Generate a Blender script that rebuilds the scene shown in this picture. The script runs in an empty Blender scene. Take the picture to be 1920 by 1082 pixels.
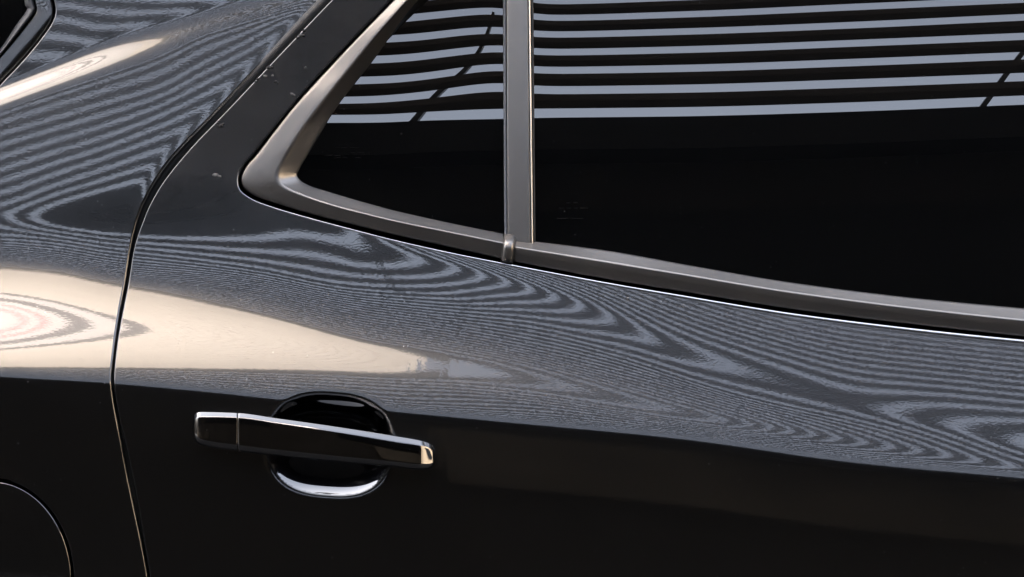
import bpy, math, random
import numpy as np
from mathutils import Vector, Matrix

random.seed(7); RNG = np.random.default_rng(11)
scene = bpy.context.scene
COL = scene.collection
R = math.radians

# ------------------------------------------------------------------ camera, world, sun, exposure
DIST, ZC = 2.6, 1.08                    # camera distance from the car side, camera height
FPX = 1920 * DIST / 0.9                 # focal length in photo pixels (photo 1920 x 1082)
cam = bpy.data.cameras.new('camera'); camo = bpy.data.objects.new('camera', cam); COL.objects.link(camo)
camo.location = (0, -DIST, ZC); camo.rotation_euler = (R(90), 0, 0)
cam.sensor_width = 36; cam.lens = 36 * FPX / 1920; cam.clip_start = 0.05; cam.clip_end = 2000
scene.camera = camo

SUN_EL, SUN_AZ = 40.0, -30.0            # azimuth measured from +Y (behind the car) towards +X
world = bpy.data.worlds.new('World'); scene.world = world; world.use_nodes = True
nt = world.node_tree
sky = nt.nodes.new('ShaderNodeTexSky'); sky.sky_type = 'NISHITA'; sky.sun_disc = False
sky.sun_elevation = R(SUN_EL); sky.sun_rotation = R(SUN_AZ); sky.dust_density = 9.0; sky.ozone_density = 0.5; sky.air_density = 0.7
bg = nt.nodes['Background']; bg.inputs['Strength'].default_value = 0.15
hs = nt.nodes.new('ShaderNodeHueSaturation'); hs.inputs['Saturation'].default_value = 0.54   # pale hazy sky
nt.links.new(sky.outputs[0], hs.inputs['Color']); nt.links.new(hs.outputs[0], bg.inputs['Color'])
sl = bpy.data.lights.new('sun', 'SUN'); sl.energy = 2.0; sl.angle = R(0.5); sl.color = (1.0, 0.95, 0.88)
so = bpy.data.objects.new('sun', sl); COL.objects.link(so)
sd = Vector((math.sin(R(SUN_AZ)) * math.cos(R(SUN_EL)), math.cos(R(SUN_AZ)) * math.cos(R(SUN_EL)), math.sin(R(SUN_EL))))
so.rotation_euler = sd.to_track_quat('Z', 'Y').to_euler()
scene.view_settings.view_transform = 'Standard'; scene.view_settings.look = 'None'
scene.view_settings.gamma = 1.0; scene.view_settings.exposure = 3.75
scene.cycles.max_bounces = 8; scene.cycles.glossy_bounces = 5; scene.cycles.diffuse_bounces = 3

# ------------------------------------------------------------------ materials
def new_mat(name):
    m = bpy.data.materials.new(name); m.use_nodes = True
    n = m.node_tree; return m, n, n.nodes['Principled BSDF']

def nd(n, kind, **kw):
    x = n.nodes.new(kind)
    for k, v in kw.items():
        if k in x.inputs: x.inputs[k].default_value = v
        else: setattr(x, k, v)
    return x

def speck_mask(n, scale, thr, size):
    """small scattered specks: voronoi cells, only a few of them lit"""
    tc = nd(n, 'ShaderNodeTexCoord')
    v = nd(n, 'ShaderNodeTexVoronoi'); v.inputs['Scale'].default_value = scale
    n.links.new(tc.outputs['Object'], v.inputs['Vector'])
    a = nd(n, 'ShaderNodeMath', operation='LESS_THAN'); a.inputs[1].default_value = size
    n.links.new(v.outputs['Distance'], a.inputs[0])
    s = nd(n, 'ShaderNodeSeparateColor'); n.links.new(v.outputs['Color'], s.inputs[0])
    b = nd(n, 'ShaderNodeMath', operation='GREATER_THAN'); b.inputs[1].default_value = thr
    n.links.new(s.outputs[0], b.inputs[0])
    c = nd(n, 'ShaderNodeMath', operation='MULTIPLY')
    n.links.new(a.outputs[0], c.inputs[0]); n.links.new(b.outputs[0], c.inputs[1])
    d = nd(n, 'ShaderNodeMath', operation='MULTIPLY')
    n.links.new(c.outputs[0], d.inputs[0]); n.links.new(s.outputs[1], d.inputs[1])
    return d.outputs[0]

def dust_sheen_layer(n, p, out, specs, col, base_film=0.0, film_scale=30, pillar=False):
    """mix a dull dust shader over the shader p with a speck mask and a faint uneven film; pillar adds a painted grey reflection"""
    diff = nd(n, 'ShaderNodeBsdfDiffuse'); diff.inputs['Color'].default_value = col
    mx = nd(n, 'ShaderNodeMixShader')
    m = None
    for s in specs:
        o = speck_mask(n, *s)
        if m is None: m = o
        else:
            a = nd(n, 'ShaderNodeMath', operation='MAXIMUM'); n.links.new(m, a.inputs[0]); n.links.new(o, a.inputs[1]); m = a.outputs[0]
    if base_film > 0:
        tc = nd(n, 'ShaderNodeTexCoord')
        no = nd(n, 'ShaderNodeTexNoise'); no.inputs['Scale'].default_value = film_scale; no.inputs['Detail'].default_value = 6
        n.links.new(tc.outputs['Object'], no.inputs['Vector'])
        f = nd(n, 'ShaderNodeMath', operation='MULTIPLY'); f.inputs[1].default_value = base_film
        n.links.new(no.outputs[0], f.inputs[0])
        a = nd(n, 'ShaderNodeMath', operation='MAXIMUM'); n.links.new(m, a.inputs[0]); n.links.new(f.outputs[0], a.inputs[1]); m = a.outputs[0]
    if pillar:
        # film painted in for the window pillar's grey reflection, thinning out downwards, streaked
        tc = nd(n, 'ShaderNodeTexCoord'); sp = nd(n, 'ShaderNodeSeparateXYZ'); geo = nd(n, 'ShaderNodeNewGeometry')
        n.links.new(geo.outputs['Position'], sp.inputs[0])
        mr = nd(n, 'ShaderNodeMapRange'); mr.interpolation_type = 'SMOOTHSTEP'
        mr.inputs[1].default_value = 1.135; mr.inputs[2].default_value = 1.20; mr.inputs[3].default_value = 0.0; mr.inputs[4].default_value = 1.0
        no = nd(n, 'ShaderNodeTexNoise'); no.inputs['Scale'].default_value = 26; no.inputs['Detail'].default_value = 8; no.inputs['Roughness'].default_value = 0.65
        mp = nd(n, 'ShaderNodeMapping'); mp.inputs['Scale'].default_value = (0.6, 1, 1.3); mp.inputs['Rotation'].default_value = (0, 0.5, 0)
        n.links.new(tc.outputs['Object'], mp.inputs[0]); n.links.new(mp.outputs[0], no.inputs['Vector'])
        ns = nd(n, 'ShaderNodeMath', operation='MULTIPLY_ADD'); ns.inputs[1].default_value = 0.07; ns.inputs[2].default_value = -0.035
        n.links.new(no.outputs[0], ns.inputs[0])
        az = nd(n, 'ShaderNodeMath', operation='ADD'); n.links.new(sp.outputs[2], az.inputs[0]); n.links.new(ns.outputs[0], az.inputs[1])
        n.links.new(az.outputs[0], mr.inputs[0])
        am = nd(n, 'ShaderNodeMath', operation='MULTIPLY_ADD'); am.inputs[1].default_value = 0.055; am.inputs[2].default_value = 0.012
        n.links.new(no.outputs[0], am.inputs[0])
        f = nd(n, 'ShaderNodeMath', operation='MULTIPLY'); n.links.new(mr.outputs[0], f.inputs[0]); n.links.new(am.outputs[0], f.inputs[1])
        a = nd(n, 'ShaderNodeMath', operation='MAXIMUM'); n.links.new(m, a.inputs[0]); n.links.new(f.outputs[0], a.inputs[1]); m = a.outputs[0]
    n.links.new(m, mx.inputs[0]); n.links.new(p.outputs[0], mx.inputs[1]); n.links.new(diff.outputs[0], mx.inputs[2])
    n.links.new(mx.outputs[0], n.nodes['Material Output'].inputs[0])

def noise_bump(n, scale, dist, detail=3, stretch=(1, 1, 1), strength=1.0):
    tc = nd(n, 'ShaderNodeTexCoord'); mp = nd(n, 'ShaderNodeMapping'); mp.inputs['Scale'].default_value = stretch
    n.links.new(tc.outputs['Object'], mp.inputs[0])
    no = nd(n, 'ShaderNodeTexNoise'); no.inputs['Scale'].default_value = scale; no.inputs['Detail'].default_value = detail
    n.links.new(mp.outputs[0], no.inputs['Vector'])
    b = nd(n, 'ShaderNodeBump'); b.inputs['Strength'].default_value = strength; b.inputs['Distance'].default_value = dist
    n.links.new(no.outputs[0], b.inputs['Height'])
    return b

def paint_mat(name, base=(0.050, 0.0505, 0.051, 1), peel=6.2e-6, pillar=False):
    m, n, p = new_mat(name)
    p.inputs['Base Color'].default_value = base; p.inputs['Metallic'].default_value = 1.0
    p.inputs['Roughness'].default_value = 0.25
    p.inputs['Coat Weight'].default_value = 1.0; p.inputs['Coat Roughness'].default_value = 0.012; p.inputs['Coat IOR'].default_value = 1.62
    b = noise_bump(n, 520, peel, 2, (0.8, 1, 1.15))
    n.links.new(b.outputs[0], p.inputs['Coat Normal'])
    dust_sheen_layer(n, p, None, [(260, 0.93, 0.075), (120, 0.95, 0.04)], (0.47, 0.48, 0.50, 1), 0.0012, 14, pillar)
    return m

def simple_mat(name, col, rough=0.7, metallic=0.0, bump=None, var=None, ior=1.5):
    m, n, p = new_mat(name)
    p.inputs['Base Color'].default_value = (*col, 1); p.inputs['Roughness'].default_value = rough
    p.inputs['Metallic'].default_value = metallic; p.inputs['IOR'].default_value = ior
    if bump:
        b = noise_bump(n, *bump); n.links.new(b.outputs[0], p.inputs['Normal'])
    if var:
        tc = nd(n, 'ShaderNodeTexCoord'); no = nd(n, 'ShaderNodeTexNoise')
        no.inputs['Scale'].default_value = var[0]; no.inputs['Detail'].default_value = 5
        n.links.new(tc.outputs['Object'], no.inputs['Vector'])
        cr = nd(n, 'ShaderNodeValToRGB')
        cr.color_ramp.elements[0].position = 0.3; cr.color_ramp.elements[1].position = 0.7
        cr.color_ramp.elements[0].color = (*[c * (1 - var[1]) for c in col], 1)
        cr.color_ramp.elements[1].color = (*[min(1, c * (1 + var[1])) for c in col], 1)
        n.links.new(no.outputs[0], cr.inputs[0]); n.links.new(cr.outputs[0], p.inputs['Base Color'])
    return m

PAINT = paint_mat('black metallic paint', peel=8.5e-6)
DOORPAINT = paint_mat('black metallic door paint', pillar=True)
HANDLE = paint_mat('black gloss handle paint', (0.004, 0.004, 0.005, 1), 5e-7)
HANDLE.node_tree.nodes['Principled BSDF'].inputs['Coat IOR'].default_value = 2.3
def glass_mat():
    m, n, p = new_mat('dark privacy glass')
    p.inputs['Base Color'].default_value = (0.0022, 0.0024, 0.0027, 1); p.inputs['Roughness'].default_value = 0.0
    p.inputs['IOR'].default_value = 1.78
    dust_sheen_layer(n, p, None, [(210, 0.88, 0.06), (70, 0.92, 0.025)], (0.30, 0.30, 0.30, 1), 0.0)
    return m
GLASS = glass_mat()
def trim_mat():
    m, n, p = new_mat('satin grey metal trim')
    p.inputs['Base Color'].default_value = (0.198, 0.191, 0.181, 1); p.inputs['Metallic'].default_value = 1.0
    p.inputs['Roughness'].default_value = 0.35
    b = noise_bump(n, 2600, 1.2e-5, 2); n.links.new(b.outputs[0], p.inputs['Normal'])
    dust_sheen_layer(n, p, None, [(200, 0.95, 0.08)], (0.35, 0.33, 0.31, 1), 0.08, 25)
    return m
TRIM = trim_mat()
RUBBER = simple_mat('black rubber', (0.012, 0.012, 0.012), 0.6)
JAMB = simple_mat('black body cavity', (0.004, 0.004, 0.004), 0.9, ior=1.1)
SLAT = simple_mat('dark brown stained slat', (0.014, 0.0115, 0.0095), 0.8, var=(3, .3), ior=1.15)
CREAM = simple_mat('beige painted board', (0.76, 0.67, 0.575), 0.9, var=(1.5, .05))
WHITEB = simple_mat('off white painted board', (0.67, 0.62, 0.585), 0.9, var=(1.5, .04))
SEAM = simple_mat('grey board seam', (0.055, 0.054, 0.053), 0.8)
PINK = simple_mat('faded red band', (0.55, 0.27, 0.27), 0.8)
WALLDARK = simple_mat('dark brown brick wall', (0.012, 0.010, 0.008), 0.85, var=(2, .3), ior=1.15)
STEEL = simple_mat('dark steel', (0.02, 0.021, 0.024), 0.5)
ASPHALT = simple_mat('asphalt', (0.018, 0.018, 0.0185), 0.95, var=(4, .25), bump=(60, 0.004), ior=1.2)
STONE = simple_mat('pale stone facade', (0.38, 0.36, 0.33), 0.85, var=(.8, .1))
SAND = simple_mat('sand coloured plaster', (0.78, 0.62, 0.44), 0.85, var=(1, .08))
WINDOWG = simple_mat('window glass', (0.02, 0.024, 0.03), 0.05)

# ------------------------------------------------------------------ tagging and mesh helpers
def tag(o, label=None, cat=None, group=None, kind=None):
    if label: o['label'] = label
    if cat: o['category'] = cat
    if group: o['group'] = group
    if kind: o['kind'] = kind
    return o

def thing(name, loc, label, cat, group=None):
    o = bpy.data.objects.new(name, None); COL.objects.link(o); o.location = loc
    o.empty_display_size = 0.3
    return tag(o, label, cat, group)

def link_mesh(name, me, mat, parent=None):
    o = bpy.data.objects.new(name, me); COL.objects.link(o)
    if mat is not None and len(me.materials) == 0: me.materials.append(mat)
    if parent is not None:
        o.parent = parent
        top = parent
        off = Vector((0, 0, 0))
        while top is not None:
            off += top.location; top = top.parent
        o.location = -off
    return o

def mesh_np(name, V, F, N=None, mat=None, parent=None):
    """V (n,3), F (m,4) or (m,3); N optional custom vertex normals"""
    me = bpy.data.meshes.new(name)
    V = np.ascontiguousarray(V, dtype=np.float32); F = np.ascontiguousarray(F, dtype=np.int32)
    m, k = F.shape
    me.vertices.add(len(V)); me.vertices.foreach_set('co', V.ravel())
    me.loops.add(m * k); me.loops.foreach_set('vertex_index', F.ravel())
    me.polygons.add(m)
    me.polygons.foreach_set('loop_start', np.arange(0, m * k, k, dtype=np.int32))
    me.update(calc_edges=True)
    me.validate(clean_customdata=False)
    me.polygons.foreach_set('use_smooth', np.ones(len(me.polygons), dtype=bool))
    if N is not None and len(me.polygons) == m:
        me.normals_split_custom_set_from_vertices(N.astype(np.float32))
    me.update()
    return link_mesh(name, me, mat, parent)

def grid_faces(nu, nv, flip=False, base=0):
    i, j = np.meshgrid(np.arange(nu - 1), np.arange(nv - 1), indexing='ij')
    a = base + i * nv + j; b = a + 1; c = a + nv + 1; d = a + nv
    F = np.stack([a, b, c, d], -1).reshape(-1, 4)
    return F[:, ::-1] if flip else F

def unit(v):
    return v / np.maximum(np.linalg.norm(v, axis=-1, keepdims=True), 1e-12)

def boxes_mesh(name, boxes, mat, parent=None, bevel=0.0):
    """one part made of a few boxes (x0,x1,y0,y1,z0,z1)"""
    V, F = [], []
    for (x0, x1, y0, y1, z0, z1) in boxes:
        b = len(V)
        V += [(x0, y0, z0), (x1, y0, z0), (x1, y1, z0), (x0, y1, z0), (x0, y0, z1), (x1, y0, z1), (x1, y1, z1), (x0, y1, z1)]
        F += [(b, b + 3, b + 2, b + 1), (b + 4, b + 5, b + 6, b + 7), (b, b + 1, b + 5, b + 4), (b + 1, b + 2, b + 6, b + 5), (b + 2, b + 3, b + 7, b + 6), (b + 3, b, b + 4, b + 7)]
    me = bpy.data.meshes.new(name); me.from_pydata(V, [], F); me.update()
    o = link_mesh(name, me, mat, parent)
    if bevel:
        md = o.modifiers.new('bevel', 'BEVEL'); md.width = bevel; md.segments = 2
    return o

# ------------------------------------------------------------------ interpolation
def pchip(x, y, xi):
    """monotone cubic, x (k,) or (k,m), y like x, xi (q,) -> (q,) or (q,m)"""
    x = np.asarray(x, float); y = np.asarray(y, float)
    one = x.ndim == 1
    if one: x = x[:, None]; y = y[:, None]
    h = np.diff(x, axis=0); d = np.diff(y, axis=0) / h
    k, m = x.shape
    s = np.zeros_like(x)
    if k > 2:
        w1 = 2 * h[1:] + h[:-1]; w2 = h[1:] + 2 * h[:-1]
        with np.errstate(divide='ignore', invalid='ignore'):
            hm = (w1 + w2) / (w1 / d[:-1] + w2 / d[1:])
        s[1:-1] = np.where(d[:-1] * d[1:] > 0, hm, 0)
    s[0] = d[0]; s[-1] = d[-1]
    out = np.zeros((len(xi), m))
    for c in range(m):
        i = np.clip(np.searchsorted(x[:, c], xi, 'right') - 1, 0, k - 2)
        t = np.clip((xi - x[i, c]) / h[i, c], 0, 1); hh = h[i, c]
        out[:, c] = ((1 + 2 * t) * (1 - t) ** 2 * y[i, c] + t * (1 - t) ** 2 * hh * s[i, c]
                     + t * t * (3 - 2 * t) * y[i + 1, c] + t * t * (t - 1) * hh * s[i + 1, c])
    return out[:, 0] if one else out

def spl(pts, X):
    pts = np.asarray(pts, float); X = np.asarray(X, float)
    return pchip(pts[:, 0], pts[:, 1], X.ravel()).reshape(X.shape)

def catmull(pts, n):
    """smooth curve through points, n samples by chord length"""
    P = np.asarray(pts, float)
    t = np.concatenate([[0], np.cumsum(np.sqrt(np.linalg.norm(np.diff(P, axis=0), axis=1)))])
    ti = np.linspace(0, t[-1], n * 4)
    m = np.zeros_like(P)
    for k in range(P.shape[1]):
        m[:, k] = np.gradient(P[:, k], t)
    i = np.clip(np.searchsorted(t, ti, 'right') - 1, 0, len(t) - 2)
    h = (t[i + 1] - t[i])[:, None]; u = ((ti - t[i]) / h[:, 0])[:, None]
    Q = (1 + 2 * u) * (1 - u) ** 2 * P[i] + u * (1 - u) ** 2 * h * m[i] + u * u * (3 - 2 * u) * P[i + 1] + u * u * (u - 1) * h * m[i + 1]
    return Q[np.linspace(0, len(Q) - 1, n).round().astype(int)]

def blur(A, sx, sy):
    for ax, s in ((0, sy), (1, sx)):
        if s <= 0: continue
        r = int(3 * s) + 1; k = np.exp(-0.5 * (np.arange(-r, r + 1) / s) ** 2); k /= k.sum()
        pad = [(0, 0), (0, 0)]; pad[ax] = (r, r)
        B = np.pad(A, pad, mode='edge'); out = np.zeros_like(A)
        for j, kk in enumerate(k):
            sl_ = [slice(None), slice(None)]; sl_[ax] = slice(j, j + A.shape[ax]); out += kk * B[tuple(sl_)]
        A = out
    return A

# ------------------------------------------------------------------ body panel curvature
# The sheet metal is described by where its surface looks: n = the slat of the louvre screen across the
# street that a point mirrors.  The surface is integrated from that.
LY = 7.0                                # the screen stands 7 m from the car side
SLAT_Z, PITCH = 3.9, 0.22               # first gap height and slat pitch
def H_of(n): return SLAT_Z + PITCH * (n - 1.0)

class Field:
    def __init__(self, XS, YS, n_grid, anchor, anchor_d, iters=4):
        self.XS, self.YS = XS, YS
        X, Y = np.meshgrid(XS, YS)
        a = (X - 960) / FPX; b = -(Y - 541) / FPX
        H = H_of(n_grid)
        w = np.full_like(X, DIST); nx = np.zeros_like(X); s = np.full_like(X, 0.2)
        vn = np.sqrt(a * a + 1 + b * b); va, vb, vc = a / vn, 1 / vn, b / vn
        dy = YS[1] - YS[0]
        for it in range(iters):
            Py = -DIST + w; Pz = ZC + w * b
            def g(s):
                nn = nx * nx + 1 + s * s
                dt = va * nx - vb + vc * s
                ry = vb + 2 * dt / nn; rz = vc - 2 * dt * s / nn
                return Pz + (Py + LY) * rz / np.maximum(-ry, 0.05) - H
            for _ in range(7):
                e = 1e-4; f0 = g(s); f1 = g(s + e)
                s = np.clip(s - np.clip(f0 / ((f1 - f0) / e + 1e-9), -.15, .15), -0.6, 0.85)
            L = (s / FPX) / (nx * a - 1 + s * b)
            lw = np.zeros_like(L); lw[1:] = np.cumsum(0.5 * (L[1:] + L[:-1]) * dy, axis=0)
            ai = np.clip((anchor - YS[0]) / dy, 0, len(YS) - 1.001); i0 = ai.astype(int); fr = ai - i0
            c = np.arange(len(XS)); ref = lw[i0, c] * (1 - fr) + lw[i0 + 1, c] * fr
            w = (DIST - anchor_d) * np.exp(lw - ref)
            wx = np.gradient(w, XS, axis=1)
            nx = wx * (1 - s * b) / (a * wx + w / FPX)
            nx = np.clip(blur(nx, 2.5, 3), -.35, .35)
        self.w = w; self.nx = nx; self.finish()
    def finish(self):
        X, Y = np.meshgrid(self.XS, self.YS)
        P = px3(X, Y, self.w); self.P = P
        dX = np.gradient(P, self.XS, axis=1); dY = np.gradient(P, self.YS, axis=0)
        self.N = unit(np.cross(dY, dX))           # towards the camera
        if self.N[..., 1].mean() > 0: self.N = -self.N
    def _samp(self, A, X, Y):
        fx = np.clip((X - self.XS[0]) / (self.XS[1] - self.XS[0]), 0, len(self.XS) - 1.001)
        fy = np.clip((Y - self.YS[0]) / (self.YS[1] - self.YS[0]), 0, len(self.YS) - 1.001)
        i = fy.astype(int); j = fx.astype(int); u = fx - j; v = fy - i
        if A.ndim == 3: u = u[..., None]; v = v[..., None]
        return A[i, j] * (1 - u) * (1 - v) + A[i, j + 1] * u * (1 - v) + A[i + 1, j] * (1 - u) * v + A[i + 1, j + 1] * u * v
    def depth(self, X, Y): return self._samp(self.w, np.asarray(X, float), np.asarray(Y, float))
    def normal(self, X, Y): return unit(self._samp(self.N, np.asarray(X, float), np.asarray(Y, float)))
    def point(self, X, Y):
        X = np.asarray(X, float); Y = np.asarray(Y, float)
        return px3(X, Y, self.depth(X, Y))

def px3(X, Y, w):
    a = (X - 960) / FPX; b = -(Y - 541) / FPX
    return np.stack([w * a, -DIST + w, ZC + w * b], -1)

def columns(XS, YS, nodes, sig=8):
    """nodes: list of (Y curve, n curve) arrays over XS -> n grid"""
    Yk = np.array([q[0] for q in nodes]); Nk = np.array([q[1] for q in nodes])
    def sm(A):
        return A[:, :1] + (A[:, -1:] - A[:, :1]) * np.linspace(0, 1, A.shape[1]) + blur(A - (A[:, :1] + (A[:, -1:] - A[:, :1]) * np.linspace(0, 1, A.shape[1])), sig, 0)
    if sig: Yk = sm(Yk); Nk = sm(Nk)
    for k in range(1, len(Yk)):
        Yk[k] = np.maximum(Yk[k], Yk[k - 1] + 3.0)
    Yk = np.vstack([np.full((1, len(XS)), YS[0] - 600.0), Yk, np.full((1, len(XS)), YS[-1] + 600.0)])
    Nk = np.vstack([Nk[:1], Nk, Nk[-1:]])
    return pchip(Yk, Nk, YS)

# ---- shared feature lines of the car side (photo pixel positions of the pressing's features)
def crease_y(X): return spl([(-330, 684), (0, 704), (210, 716), (300, 724), (400, 733), (500, 744), (740, 769), (1000, 794), (1280, 821), (1600, 866), (1920, 896), (2250, 930)], X)
def ridge_y(X): return spl([(-330, 600), (0, 600), (215, 612), (400, 630), (600, 653), (740, 672), (860, 690), (950, 703), (1215, 757), (1370, 789), (1480, 805), (1620, 829), (1780, 853), (1893, 873), (2250, 915)], X)
def ridge_n(X): return spl([(-330, 80), (0, 66), (100, 57), (215, 49), (400, 41), (600, 34), (690, 28.9), (740, 27.75), (790, 27.15), (850, 26.7), (920, 26.2), (1000, 25.4), (1215, 24.2), (1370, 23), (1480, 20), (1620, 17), (1723, 15), (1833, 13), (1893, 12), (2250, 9)], X)
def lower_nodes(XS):
    cy = crease_y(XS)
    drop = spl([(-330, 14), (0, 14), (215, 13), (740, 13), (1000, 14), (1280, 13), (1600, 9), (1893, 6), (2250, 5)], XS)
    ry = ridge_y(XS)
    rn = ridge_n(XS)
    mid = np.minimum(rn, 27.5) 
    gy = spl([(-330, 687), (0, 687), (215, 687), (400, 688), (600, 690), (740, 694), (860, 704), (950, 718), (1215, 772), (1370, 800), (1480, 816), (1620, 841), (1780, 864), (1893, 883), (2250, 922)], XS)
    nodes = [(ry, rn)]
    nodes.append((gy, np.minimum(rn - 0.6, 27.5)))
    nodes.append((gy + 0.42 * (cy - gy), np.minimum(rn, 27.5) - 0.38 * drop))
    nodes.append((cy - 2, np.minimum(rn, 27.5) - drop))
    nodes.append((cy + 6, np.full_like(XS, -9.0)))
    nodes.append((cy + 40, np.full_like(XS, -10.5)))
    nodes.append((cy + 130, np.full_like(XS, -13.5)))
    nodes.append((cy + 330, np.full_like(XS, -15.5)))
    nodes.append((cy + 620, np.full_like(XS, -26.0)))
    return nodes

YS = np.arange(-330, 1410, 2.0)

# ---- rear door field
XD = np.arange(170, 2260, 4.0)
def belt_y(X): return spl([(170, 300), (450, 352), (471, 372), (512, 388), (584, 409), (656, 428), (738, 449), (840, 472), (945, 492), (1140, 529), (1280, 553), (1480, 586), (1700, 614), (1920, 637), (2260, 664)], X)
def door_n():
    X = XD
    vy = spl([(170, 395), (260, 405), (350, 405), (450, 412), (550, 425), (640, 452), (720, 470), (793, 487), (860, 500), (908, 514), (952, 527), (997, 541), (1040, 555), (1087, 568), (1140, 590), (1215, 637), (1430, 705), (1613, 762), (1665, 774), (1800, 803), (1907, 833), (2260, 885)], X)
    vn = spl([(170, -1.5), (350, -0.9), (450, -0.2), (550, 0.7), (640, 0.95), (720, 1.35), (793, 2), (860, 3), (908, 4), (952, 5), (997, 6), (1040, 7), (1087, 8), (1140, 9), (1215, 10), (1300, 10.7), (1430, 11.2), (1613, 11.5), (1665, 11.0), (1800, 9.9), (1907, 9), (2260, 7)], X)
    by = belt_y(X)
    # top edge of the panel under the belt: rises to the lip on the right
    bn = spl([(170, -3.0), (430, -2.0), (480, 0.1), (540, -0.3), (640, 0.3), (720, 2.4), (800, 5.2), (860, 7.5), (950, 11.5), (1100, 15), (1215, 17.5), (1400, 21), (1600, 22.5), (1920, 22.5), (2260, 22)], X)
    my = spl([(170, 466), (260, 474), (300, 478), (400, 490), (500, 503), (640, 532), (720, 537), (800, 541), (850, 548), (908, 556), (1000, 582), (1100, 622), (1215, 680), (1400, 742), (1613, 786), (1800, 824), (1907, 850), (2260, 898)], X)
    mn = spl([(170, 4), (640, 4), (800, 4.2), (850, 4.8), (908, 6.0), (1000, 8.2), (1100, 10), (1215, 12.5), (1400, 13), (1613, 12.7), (1800, 11.2), (1907, 10), (2260, 8)], X)
    c2y = spl([(170, 512), (260, 521), (400, 533), (500, 548), (640, 580), (740, 598), (860, 620), (1000, 652), (1215, 716), (1400, 766)], X)
    c2n = spl([(170, 14), (640, 14), (740, 14.5), (860, 15.5), (1000, 16.5), (1215, 18.5), (1400, 19)], X)
    cy_ = spl([(170, 537), (215, 542), (300, 555), (400, 577), (500, 597), (600, 625), (700, 653), (760, 668), (1000, 690)], X)
    low = lower_nodes(X)
    ry, rn = low[0]
    c3n = np.full_like(X, 27.6)
    # on the right the two helper lines blend into straight interpolation between valley and ridge
    mix = np.clip((X - 700) / 60, 0, 1)
    t3 = 0.80
    cy_ = cy_ * (1 - mix) + mix * (my + (ry - my) * t3); c3n = c3n * (1 - mix) + mix * (mn + (rn - mn) * 0.90)
    mix2 = np.clip((X - 1215) / 120, 0, 1)
    c2y = c2y * (1 - mix2) + mix2 * (my + (ry - my) * 0.42); c2n = c2n * (1 - mix2) + mix2 * (mn + (rn - mn) * 0.5)
    nodes = []
    pm = np.clip((X - 540) / 140, 0, 1); pm = pm * pm * (3 - 2 * pm)
    u1y = np.minimum(by - 60, 290) * (1 - pm) + (by - 36) * pm; u1n = -3.6 * (1 - pm) + (bn + 4.5) * pm
    u0y = np.minimum(by - 300, 40) * (1 - pm) + (by - 150) * pm; u0n = np.full_like(X, -4.5)
    nodes += [(u0y, u0n), (u1y, u1n)]
    nodes += [(np.minimum(by, vy - 6), bn)]
    g4 = np.clip((560 - X) / 160, 0, 1)
    c4y = cy_ - (5 + 5 * g4); c4n = g4 * 25.7 + (1 - g4) * (c2n + (c3n - c2n) * (c4y - c2y) / np.maximum(cy_ - c2y, 1))
    nodes += [(vy, vn), (my, mn), (c2y, c2n), (c4y, c4n), (cy_, c3n)] + low
    n = columns(X, YS, nodes, 11)
    n = np.clip(n, -40, 100)
    return blur(n, 2.0, 1.0)
DOOR = Field(XD, YS, door_n(), crease_y(XD), np.zeros_like(XD))

# ---- the hand hollow behind the door handle
CUP = (619, 834, 117, 97, 0.075)
def cup_r(X, Y):
    cx, cy, rx, ry, rot = CUP
    dx = X - cx; dy = Y - cy
    u = (dx * math.cos(rot) + dy * math.sin(rot)) / rx; v = (-dx * math.sin(rot) + dy * math.cos(rot)) / ry
    return (np.abs(u) ** 2.6 + np.abs(v) ** 2.6) ** (1 / 2.6)
_X, _Y = np.meshgrid(XD, YS)
q = np.clip((1.045 - cup_r(_X, _Y)) / 0.30, 0, 1)
_r = cup_r(_X, _Y); _k = 0.07
DOOR.w = DOOR.w + 0.0135 * _k * np.logaddexp(0, (1 - np.minimum(_r, 1.6) ** 4.2) / _k) + 0.003 * np.clip(1 - _r ** 2, 0, 1) ** 1.5; DOOR.finish()

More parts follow.
